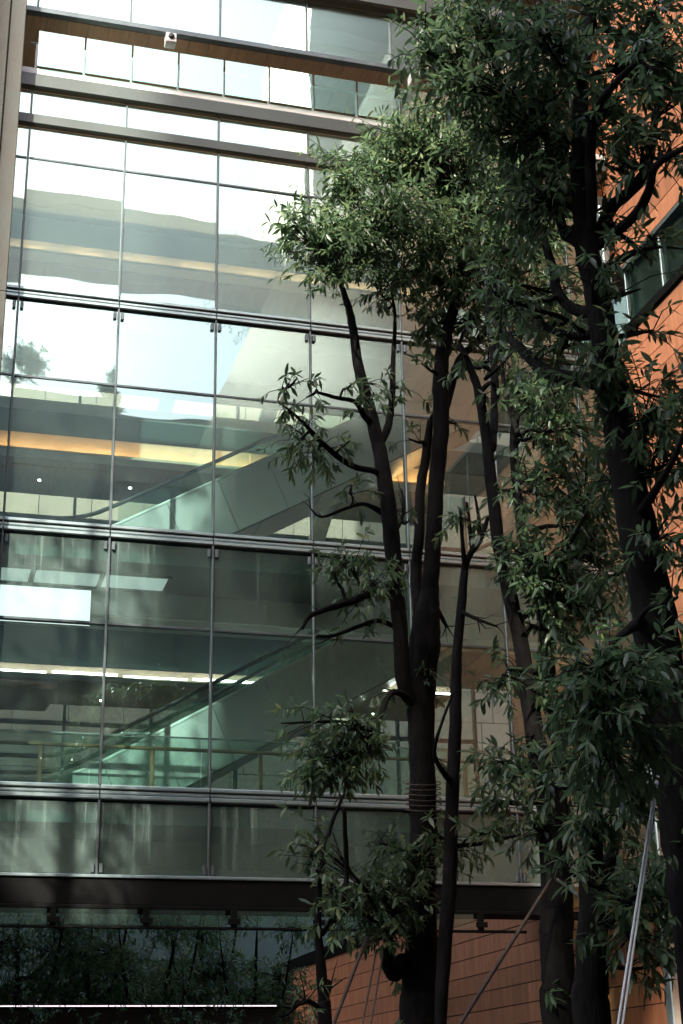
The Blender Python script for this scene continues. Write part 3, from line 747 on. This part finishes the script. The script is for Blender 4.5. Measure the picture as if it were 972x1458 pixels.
# T1: big leaning tree at the right
Y = 8.0
t1s = [to_ground(stem([(988, 1330, 57.4), (975, 1200, 60.7), (952, 1040, 62.3), (935, 900, 62.3), (915, 790, 59.0), (898, 700, 50.8), (880, 600, 45.9), (864, 520, 42.6), (852, 430, 36.1), (838, 370, 34.4), (828, 320, 29.5)], Y, 'trunk')),
       stem([(832, 345, 24.6), (824, 270, 21.3), (826, 200, 21.3), (828, 120, 19.7, .2), (838, 40, 16.4, .3), (850, -60, 13.1, .4)], Y),
       stem([(836, 350, 19.7), (842, 290, 16.4, -.1), (840, 220, 14.8, -.2), (848, 160, 13.1, -.4), (875, 120, 10.7, -.6), (905, 90, 7.4, -.8)], Y),
       stem([(838, 370, 19.7), (868, 300, 18.0, .1), (905, 265, 16.4, .2), (925, 225, 13.1, .3), (932, 170, 10.7, .4), (945, 110, 7.4, .5)], Y),
       stem([(850, 350, 16.4), (900, 310, 14.8, -.3), (922, 275, 13.1, -.5), (935, 235, 10.7, -.7), (975, 210, 8.2, -.9)], Y),
       stem([(858, 395, 16.4), (880, 372, 13.1, -.2), (905, 358, 9.0, -.3), (940, 352, 4.1, -.4), (972, 354, 2.5, -.5)], Y),
       stem([(846, 445, 19.7), (812, 438, 16.4, .2), (792, 410, 14.8, .4), (788, 385, 13.1, .5), (772, 335, 11.5, .6), (752, 285, 7.4, .8)], Y),
       stem([(832, 345, 16.4), (805, 335, 14.8, .3), (796, 300, 13.1, .4), (800, 280, 10.7, .4), (770, 270, 8.2, .6), (742, 250, 4.9, .8)], Y),
       stem([(866, 545, 27.9), (820, 540, 23.0, .2), (775, 528, 18.0, .4), (745, 500, 14.8, .6), (722, 478, 10.7, .8), (692, 448, 5.7, 1.0)], Y),
       stem([(856, 475, 16.4), (820, 478, 13.1, .2), (785, 470, 10.7, .4), (745, 445, 7.4, .7), (700, 400, 4.1, 1.0)], Y),
       stem([(905, 740, 18.0), (938, 690, 11.5, -.4), (965, 640, 7.4, -.7), (985, 580, 4.9, -.9)], Y),
       stem([(922, 880, 21.3), (890, 900, 13.1, -.2), (865, 930, 9.0, -.4), (850, 985, 5.7, -.6)], Y),
       stem([(828, 120, 13.1), (790, 60, 9.8, .3), (745, 10, 6.6, .6)], Y), stem([(830, 210, 11.5), (770, 180, 8.2, .3), (700, 150, 5.7, .6), (650, 90, 3.3, .8)], Y)]
t1c = clus([(640, 55, 60, 55, 420), (605, 70, 32, 40, 190), (700, 40, 60, 50, 420), (770, 50, 60, 60, 480), (660, 125, 48, 35, 260), (730, 130, 60, 50, 420), (790, 150, 45, 60, 360), (850, 20, 60, 40, 380),
            (920, 30, 60, 45, 420), (905, 95, 40, 40, 280), (955, 90, 34, 50, 260), (870, 160, 40, 45, 230), (910, 195, 34, 34, 110), (955, 225, 30, 50, 110), (760, 210, 55, 40, 330), (700, 190, 50, 40, 300), (800, 235, 34, 40, 150),
            (860, 235, 26, 30, 60), (890, 330, 26, 20, 30), (925, 372, 30, 12, 30), (850, 380, 34, 22, 80), (775, 290, 40, 44, 170), (860, 520, 44, 24, 140), (800, 500, 40, 26, 110), (735, 300, 50, 40, 240), (705, 420, 34, 30, 110),
            (925, 590, 44, 48, 260), (950, 660, 34, 48, 210), (905, 640, 24, 40, 90), (960, 570, 30, 36, 120), (950, 760, 30, 50, 110), (965, 850, 16, 40, 40), (960, 140, 20, 40, 70)], Y, 1.35) \
    + clus([(850, 950, 60, 36, 260, -.9), (890, 985, 50, 50, 300, -.8), (845, 1030, 50, 50, 260, -.8), (910, 1050, 44, 60, 280, -.6), (880, 1110, 46, 40, 190, -.5), (950, 970, 26, 40, 110, -.6), (870, 700, 40, 60, 90, .6), (880, 820, 40, 60, 110, .6), (800, 420, 50, 50, 130, 1.0), (930, 470, 40, 30, 60, -.2)], Y, 1.25)
t = thing('tree', 'big leaning dark trunk that divides high up before the orange wall', 'tree', (t1s[0][0][0].x, t1s[0][0][0].y, 0), TR)
grow(t, 21, t1s, t1c, single=260, lsize=.108)

# T2: tree of several stems in the middle
Y = 13.0
t2s = [to_ground(stem([(598, 1458, 58), (598, 1400, 52), (601, 1300, 40), (602, 1180, 38), (601, 1080, 36), (598, 1000, 40), (603, 930, 46), (606, 880, 40), (612, 840, 26), (617, 770, 22), (621, 690, 22), (628, 600, 24), (627, 530, 22), (634, 480, 18), (652, 410, 12), (660, 340, 8)], Y, 'trunk')),
       stem([(594, 1005, 26), (575, 975, 22, -.1), (570, 900, 22, -.2), (563, 830, 22, -.2), (556, 750, 24, -.2), (548, 690, 22, -.2), (538, 630, 20, -.1), (524, 575, 17), (510, 520, 15), (501, 460, 12), (492, 425, 9), (482, 395, 6)], Y, 'stem'),
       stem([(600, 880, 24), (592, 820, 16, .2), (597, 760, 15, .2), (598, 700, 14, .3), (606, 650, 13, .3), (612, 600, 9, .4)], Y, 'stem'),
       stem([(542, 630, 13), (553, 605, 11, .1), (558, 560, 9, .2), (560, 500, 7, .3), (562, 450, 5, .4), (556, 410, 3, .4)], Y),
       stem([(530, 605, 11), (517, 590, 9, -.2), (505, 572, 7, -.3), (478, 566, 6, -.4), (450, 558, 4, -.5)], Y),
       stem([(628, 600, 13), (640, 560, 12, .2), (652, 515, 11, .3), (672, 492, 9, .4), (694, 470, 6, .5), (700, 420, 5, .5)], Y),
       stem([(562, 850, 14), (530, 845, 11, -.2), (500, 856, 11, -.4), (462, 868, 9, -.5), (440, 878, 7, -.6), (430, 896, 4, -.6)], Y, 'dead_branch'),
       stem([(566, 895, 9), (540, 884, 7, -.1), (510, 892, 6, -.2), (475, 905, 5, -.3), (450, 906, 3, -.4)], Y, 'dead_branch'),
       stem([(552, 735, 11), (520, 718, 6, -.2), (492, 724, 5, -.4), (458, 736, 4, -.5), (442, 724, 2, -.6)], Y, 'dead_branch'),
       stem([(548, 690, 12), (535, 672, 9, -.2), (505, 665, 9, -.3), (478, 648, 9, -.5), (450, 622, 8, -.7), (430, 600, 5, -.8), (395, 570, 2, -.9)], Y),
       stem([(562, 760, 7), (572, 738, 5, .2), (575, 715, 4, .3), (571, 696, 2, .4)], Y, 'dead_branch'),
       stem([(590, 1000, 12), (560, 985, 9, -.3), (545, 1010, 8, -.4), (535, 1045, 6, -.5)], Y),
       stem([(618, 860, 8), (632, 885, 6, .1), (636, 892, 4, .1)], Y, 'dead_branch'),
       stem([(575, 1372, 32), (560, 1385, 24, -.1), (552, 1365, 18, -.2), (556, 1340, 10, -.3)], Y)]
t2c = clus([(455, 345, 46, 36, 380, -.5), (420, 325, 36, 22, 190, -.5), (490, 330, 36, 40, 300, -.4), (470, 385, 46, 20, 150, -.5), (540, 230, 62, 34, 440), (500, 265, 44, 34, 300), (590, 215, 50, 34, 380), (640, 250, 54, 44, 420),
            (560, 300, 60, 50, 560), (620, 330, 60, 50, 560), (520, 350, 46, 34, 330), (575, 385, 50, 30, 360), (680, 300, 56, 50, 500), (700, 240, 50, 40, 380), (640, 400, 56, 44, 440), (690, 380, 50, 50, 420), (745, 360, 46, 54, 380),
            (800, 330, 40, 60, 200), (800, 450, 40, 40, 140), (700, 350, 60, 60, 260), (600, 160, 40, 20, 120), (610, 455, 40, 26, 160), (660, 470, 44, 30, 180), (720, 450, 44, 36, 240), (760, 420, 40, 40, 240), (540, 415, 30, 16, 70), (770, 330, 34, 60, 240), (720, 510, 40, 24, 90), (650, 195, 50, 24, 260), (560, 190, 46, 16, 150)], Y) \
    + clus([(425, 640, 26, 30, 60, -.8), (450, 655, 40, 24, 80, -.6), (405, 590, 22, 14, 22, -.8), (500, 690, 30, 14, 26, -.4), (440, 600, 24, 10, 18, -.7),
            (495, 800, 34, 26, 90, -.3), (530, 830, 30, 26, 100, -.3), (470, 810, 26, 18, 40, -.4), (510, 865, 22, 16, 26, -.4), (605, 950, 10, 18, 18, -.2),
            (490, 1040, 50, 30, 200, -.6), (470, 1090, 54, 34, 280, -.6), (445, 1110, 40, 30, 160, -.6), (520, 1065, 30, 30, 110, -.5), (440, 1190, 30, 30, 80, -.6), (400, 1030, 20, 14, 20, -.6),
            (545, 1270, 60, 34, 260, -.3), (500, 1290, 44, 36, 180, -.3), (590, 1230, 60, 26, 180, -.2), (555, 1330, 44, 18, 90, -.2), (540, 1200, 40, 24, 70, -.2), (650, 1215, 46, 22, 100, .3)], Y)
t = thing('tree', 'middle tree of three dark stems with a sunlit crown over the upper glass', 'tree', (t2s[0][0][0].x, t2s[0][0][0].y, 0), TR)
grow(t, 22, t2s, t2c, single=260, lsize=.108)

# T3: thin tree beside it
Y = 12.3
t3s = [to_ground(stem([(627, 1458, 17), (633, 1350, 20), (640, 1250, 20), (644, 1130, 19), (648, 1030, 18), (651, 930, 14), (658, 850, 13), (664, 800, 10), (684, 768, 8), (695, 735, 5)], Y, 'trunk')),
       stem([(662, 815, 9), (658, 770, 6, -.1), (655, 725, 5, -.1)], Y), stem([(672, 785, 7), (668, 745, 6, .1), (664, 715, 4, .1)], Y), stem([(684, 768, 6), (681, 735, 5, .1), (676, 705, 3, .1)], Y),
       stem([(655, 870, 7), (680, 882, 5, -.2), (708, 892, 3, -.3)], Y, 'dead_branch'), stem([(642, 1112, 10), (630, 1098, 8, -.2), (618, 1070, 6, -.3), (632, 1020, 4, -.4), (646, 985, 3, -.4)], Y), stem([(640, 1205, 7), (690, 1200, 6, .2), (740, 1188, 4, .4)], Y)]
t3c = clus([(655, 740, 24, 14, 26), (640, 745, 14, 14, 16), (700, 1190, 40, 24, 70), (745, 1180, 26, 16, 40), (625, 1190, 24, 22, 50), (690, 760, 16, 14, 14)], Y)
t = thing('tree', 'slender single trunk just right of the middle tree', 'tree', (t3s[0][0][0].x, t3s[0][0][0].y, 0), TR)
grow(t, 23, t3s, t3c, single=60, lsize=.11)

# T4: pair of stems from one foot
Y = 11.0
t4s = [to_ground(stem([(797, 1458, 48.2), (794, 1380, 46.4), (792, 1290, 44.7), (788, 1200, 37.8), (780, 1140, 34.4), (768, 1085, 31.0), (754, 1000, 24.1), (742, 920, 22.4), (724, 840, 20.6), (708, 760, 18.9), (699, 680, 17.2), (690, 610, 14.6), (680, 555, 12.9), (668, 520, 10.3), (654, 490, 6.9)], Y, 'trunk')),
       stem([(793, 1200, 29.2), (797, 1120, 20.6, .2), (789, 1020, 17.2, .3), (780, 940, 17.2, .4), (768, 860, 15.5, .4), (750, 790, 15.5, .4), (738, 720, 13.8, .5), (732, 650, 12.9, .5), (735, 590, 11.2, .6), (755, 545, 7.7, .7), (770, 500, 5.2, .8)], Y, 'stem'),
       stem([(700, 640, 12.9), (704, 580, 12.0, .2), (703, 520, 11.2, .3), (698, 470, 7.7, .4), (694, 420, 5.2, .5)], Y),
       stem([(682, 560, 8.6), (700, 545, 6.0, .1), (712, 570, 5.2, .2), (732, 585, 5.2, .3)], Y), stem([(738, 620, 8.6), (722, 570, 6.9, .3), (715, 520, 5.2, .4), (725, 470, 3.4, .5)], Y),
       stem([(690, 540, 6.0), (712, 520, 5.2, -.2), (730, 500, 3.4, -.3)], Y), stem([(760, 835, 8.6), (800, 790, 6.9, -.3), (835, 730, 4.3, -.5)], Y), stem([(785, 1000, 6.9), (740, 970, 4.3, -.3), (715, 960, 2.6, -.4)], Y)]
t4c = clus([(790, 560, 46, 40, 170), (770, 620, 36, 34, 100), (815, 610, 44, 44, 180), (800, 680, 50, 36, 170), (830, 720, 44, 50, 220), (760, 800, 46, 36, 240), (730, 780, 26, 24, 60), (790, 840, 46, 40, 260), (840, 800, 40, 50, 240), (720, 700, 14, 10, 10),
            (760, 700, 40, 60, 120), (810, 1010, 30, 50, 110), (760, 1180, 30, 30, 60), (820, 1120, 30, 40, 100), (850, 760, 30, 40, 150), (840, 860, 46, 36, 220), (800, 900, 30, 26, 90), (690, 560, 24, 12, 14), (725, 955, 26, 22, 60), (705, 985, 24, 16, 40), (710, 1085, 34, 22, 80), (735, 1105, 30, 26, 70), (700, 1140, 30, 20, 50), (760, 560, 26, 30, 70)], Y)
t = thing('tree', 'twin stems crossing from one foot, leaves thick to their right', 'tree', (t4s[0][0][0].x, t4s[0][0][0].y, 0), TR)
grow(t, 24, t4s, t4c, single=200, lsize=.115)

# T5: dark low trunks right of the pair
Y = 9.6
t5s = [to_ground(stem([(842, 1458, 50.8), (842, 1390, 47.6), (845, 1300, 41.0), (842, 1220, 32.8), (846, 1150, 27.9), (852, 1080, 21.3), (862, 1010, 13.1), (880, 950, 7.4)], Y, 'trunk')),
       stem([(848, 1290, 23.0), (868, 1225, 18.0, .2), (884, 1170, 14.8, .3), (896, 1110, 10.7, .4), (905, 1040, 6.6, .5)], Y, 'stem'), stem([(850, 1330, 11.5), (885, 1300, 7.4, -.4), (925, 1270, 4.1, -.6)], Y)]
t5c = clus([(880, 950, 44, 30, 170), (845, 1085, 46, 34, 150), (820, 1010, 26, 40, 100), (905, 1130, 36, 36, 130), (860, 1165, 40, 26, 110), (925, 1250, 36, 30, 150, -.5), (900, 1290, 36, 34, 130, -.5), (895, 1340, 44, 22, 120, -.4), (820, 1170, 24, 24, 60), (800, 1235, 22, 14, 34, -.5), (935, 1375, 26, 14, 44, -.4), (760, 1130, 20, 16, 24), (870, 1240, 30, 22, 70)], Y)
t = thing('tree', 'low dark forked trunk under thick leaves at the lower right', 'tree', (t5s[0][0][0].x, t5s[0][0][0].y, 0), TR)
grow(t, 25, t5s, t5c, single=200, lsize=.12)

# T6: thin small tree at lower centre
Y = 11.6
t6s = [to_ground(stem([(462, 1458, 20), (461, 1420, 16), (455, 1360, 13), (452, 1310, 10), (456, 1250, 8), (470, 1180, 6), (490, 1130, 4)], Y, 'trunk')),
       stem([(460, 1440, 8), (435, 1425, 6, -.1), (408, 1445, 5, -.2)], Y, 'dead_branch'), stem([(463, 1425, 6), (470, 1405, 5, .1), (468, 1395, 3, .1)], Y, 'dead_branch'), stem([(490, 1150, 6), (492, 1200, 7, .1), (493, 1260, 7, .2), (480, 1300, 6, .1), (458, 1330, 8)], Y)]
t6c = clus([(440, 1422, 14, 6, 14), (470, 1270, 26, 20, 50), (480, 1310, 26, 18, 40), (450, 1240, 18, 16, 22)], Y)
t = thing('tree', 'small thin tree standing before the left end of the low orange wall', 'tree', (t6s[0][0][0].x, t6s[0][0][0].y, 0), TR)
grow(t, 26, t6s, t6c, single=40, lsize=.11)

# garden trees under and behind the building
GA = 'garden trees in the courtyard behind'
gt = [(30, 36.5, 5.6, 'bushy garden tree at the far left below the dark beam'), (120, 38, 6.0, 'garden tree behind the first rail bracket'), (205, 36, 5.4, 'garden tree under the second rail bracket'),
      (285, 39, 6.2, 'garden tree with a leaning stem near the stone shopfront'), (360, 37, 5.2, 'garden tree beside the end of the low orange wall')]
for i, (px, Y, h, lab) in enumerate(gt):
    b = at(px, 1400, Y); b = Vector((b.x, Y, 0)); r2 = random.Random(60 + i)
    h += 1.1; t = thing('garden_tree', lab, 'tree', (b.x, b.y, 0), GA)
    lean = r2.uniform(-.6, .9)
    st = [([b + Vector((0, 0, .1)), b + Vector((lean * .2, 0, h * .3)), b + Vector((lean * .6, .1, h * .6)), b + Vector((lean, .1, h * .9))], [.10, .08, .06, .02], 'trunk'),
          ([b + Vector((lean * .3, 0, h * .4)), b + Vector((lean * .3 - .6, -.2, h * .6)), b + Vector((lean * .3 - .9, -.3, h * .85))], [.05, .04, .015], 'branch'),
          ([b + Vector((lean * .4, 0, h * .45)), b + Vector((lean * .4 + .7, .2, h * .65)), b + Vector((lean * .4 + 1.0, .2, h * .9))], [.05, .04, .015], 'branch')]
    cl_ = [(b + Vector((r2.uniform(-1.3, 1.4), r2.uniform(-.9, .9), h * r2.uniform(.3, 1.12))), (.7, .6, .5), 420) for k in range(26)]
    grow(t, 70 + i, st, cl_, single=0, lsize=.15, leafm=M_LEAFG, twig_r=.006)
# unseen trees, added to shade the bed and dapple or darken the glass
for i, (x, y, h, lab) in enumerate(((-2.5, -4.0, 9, 'unseen tree added for shade behind the viewer to the left'), (4.5, -5.5, 9.5, 'unseen tree added for shade right behind the viewer'), (9.5, -1.5, 10, 'unseen tree added for shade beside the wall behind the viewer'), (-5.2, 12.5, 25, 'unseen tall tree added at the left of the courtyard to dapple the sun'), (10.4, 5.2, 11, 'unseen tree added against the orange wall outside the view'), (10.6, 10.5, 18, 'unseen tall tree added right of the view before the orange wall'), (11.3, 16.2, 13, 'unseen slim tree added nearest the glass at the right of the view'))):
    b = Vector((x, y, 0)); r2 = random.Random(300 + i)
    t = thing('unseen_shade_tree', lab, 'tree', b, 'unseen trees added for shade around the viewer')
    st = [([b, b + Vector((.1, .1, h * .3)), b + Vector((-.1, .2, h * .6)), b + Vector((.1, .1, h * .9))], [.26, .2, .14, .04], 'trunk')]
    grow(t, 310 + i, st, [(b + Vector((r2.uniform(-2.3, 2.3) * (.5 if i > 4 else 1), r2.uniform(-2.3, 2.3) * (.7 if i > 4 else 1), h * r2.uniform((.66, .66, .66, .5, .66, .25, .55)[i], 1))), (1.0, 1.0, .6), 170 if i == 3 else 260) for k in range((16, 16, 16, 34, 16, 40, 8)[i])], single=0, lsize=.2, leafm=M_LEAFG)
hd = thing('hedge', 'dark leafy hedge below the thin light line at the lower left', 'hedge', (3, 33.4, 0))
st = [([Vector((-1 + 1.6 * k, 33.4, .1)), Vector((-.9 + 1.6 * k, 33.4, 1.2)), Vector((-1 + 1.6 * k, 33.4, 2.6))], [.03, .025, .012], 'stem') for k in range(6)]
grow(hd, 77, st, [(Vector((-1.5 + k * .62, 33.4 + .2 * (k % 2), 2.5 + (k * 7 % 5) * .22)), (.6, .4, .5), 200) for k in range(16)] + [(Vector((.3 + k * 1.1, 33.3, 3.55 + .5 * (k % 3))), (.16, .16, .5), 26) for k in range(7)], single=0, lsize=.12, leafm=M_LEAFG)
# low hedge on the top of the long wall
hb = [at(485, 1330, 41)]
t = thing('garden_tree', 'pale leafy shrub growing behind the top edge of the low orange wall', 'shrub', (14.2, 44, 0), GA)
st = [([Vector((14.2, 44, .1)), Vector((14.2, 44, 3)), Vector((14.1, 44, 6.6))], [.08, .07, .03], 'trunk')]
grow(t, 90, st, [(Vector((13.9, 40 + k * 1.6, 6.9 + .3 * (k % 2))), (.5, .8, .5), 160) for k in range(7)], single=0, lsize=.15, leafm=M_LEAFG)
# trees on the podium roof behind the viewer
for i, (x, lab) in enumerate(((3.6, 'roof tree above the podium near the sunny tower'), (9.5, 'roof tree in the middle of the podium roof'), (19.2, 'roof tree on the podium beside the wall side tower'))):
    h = (3.4, 2.4, 13, 7)[i]; b = Vector((x, -32, 48.5 if i == 3 else 39.5)); t = thing('roof_tree', lab, 'tree', b, 'trees on the podium roof')
    st = [([b, b + Vector((.1, 0, h * .4)), b + Vector((0, 0, h * .8))], [.12, .1, .04], 'trunk')]
    r2 = random.Random(i)
    grow(t, 95 + i, st, [(b + Vector((r2.uniform(-.5, .5) * h * .5, r2.uniform(-.5, .5), h * r2.uniform(.5 if i < 3 else .1, 1))), (h * .2, h * .2, h * .12), 260 if i != 2 else 420) for k in range(16 if i != 2 else 22)], single=0, lsize=.22, leafm=M_LEAFG)

# ------------------------------------------------------------------ ropes, straps, poles
def line(name, lab, cat, p, q, r, m, n=6, sag=0.0, parts=None):
    """a stay from p through q on to the ground"""
    p, q = Vector(p), Vector(q)
    e = q + (q - p) * ((q.z - .02) / (p.z - q.z)) if q.z < p.z else q
    pts = [p.lerp(e, i / 10) - Vector((0, 0, sag * math.sin(math.pi * i / 10))) for i in range(11)]
    o = MB().tube(pts, r, n).build(name, m)
    return tag(o, lab, cat)
a = at(936, 1105, 7.7); b = at(883, 1458, 7.3)
st = thing('tie_strap', 'pale twin strap running down from the big leaning trunk', 'strap', (b.x, b.y, 0)); T = Matrix.Translation((-b.x, -b.y, 0))
for s in (-1, 1):
    off = Vector((.014 * s, 0, 0)); e = b + (b - a) * ((b.z - .02) / (a.z - b.z))
    o = MB().tube([a + off * .3, a.lerp(e, .5) + off, e + off * 1.2], .007, 6).build('strap', M_STRAP, st); o.matrix_parent_inverse = T
line('prop_pole', 'brown wooden prop leaning on the twin stemmed tree', 'pole', at(785, 1252, 10.7), at(655, 1458, 10.2), .013, M_BAMB, 8)
line('rope', 'thin rope from the twin stems down to the right', 'rope', at(793, 1252, 10.7), at(985, 1400, 9.4), .012, M_ROPE)
line('rope', 'thin rope crossing low behind the pale twin strap', 'rope', at(905, 1310, 9.4), at(985, 1392, 8.6), .008, M_ROPE)
line('rope', 'thin rope from the middle tree down past the small thin tree', 'rope', at(522, 1335, 12.6), at(478, 1450, 12.0), .014, M_BAMB)
line('rope', 'left one of two close ropes below the middle tree fork', 'rope', at(536, 1352, 12.7), at(516, 1458, 12.2), .008, M_ROPE)
line('rope', 'right one of two close ropes below the middle tree fork', 'rope', at(546, 1352, 12.7), at(528, 1458, 12.2), .008, M_ROPE)
c0 = at(602, 1132, 13.0); rp = []
for k in range(64):
    th = k * .62; rp.append(c0 + Vector((math.cos(th) * .165, math.sin(th) * .165, -.16 + k * .0046 + .05 * math.sin(th))))
o = MB().tube(rp, .005, 5).build('rope', M_ROPE); tag(o, 'rope wound several times round the middle trunk', 'rope')
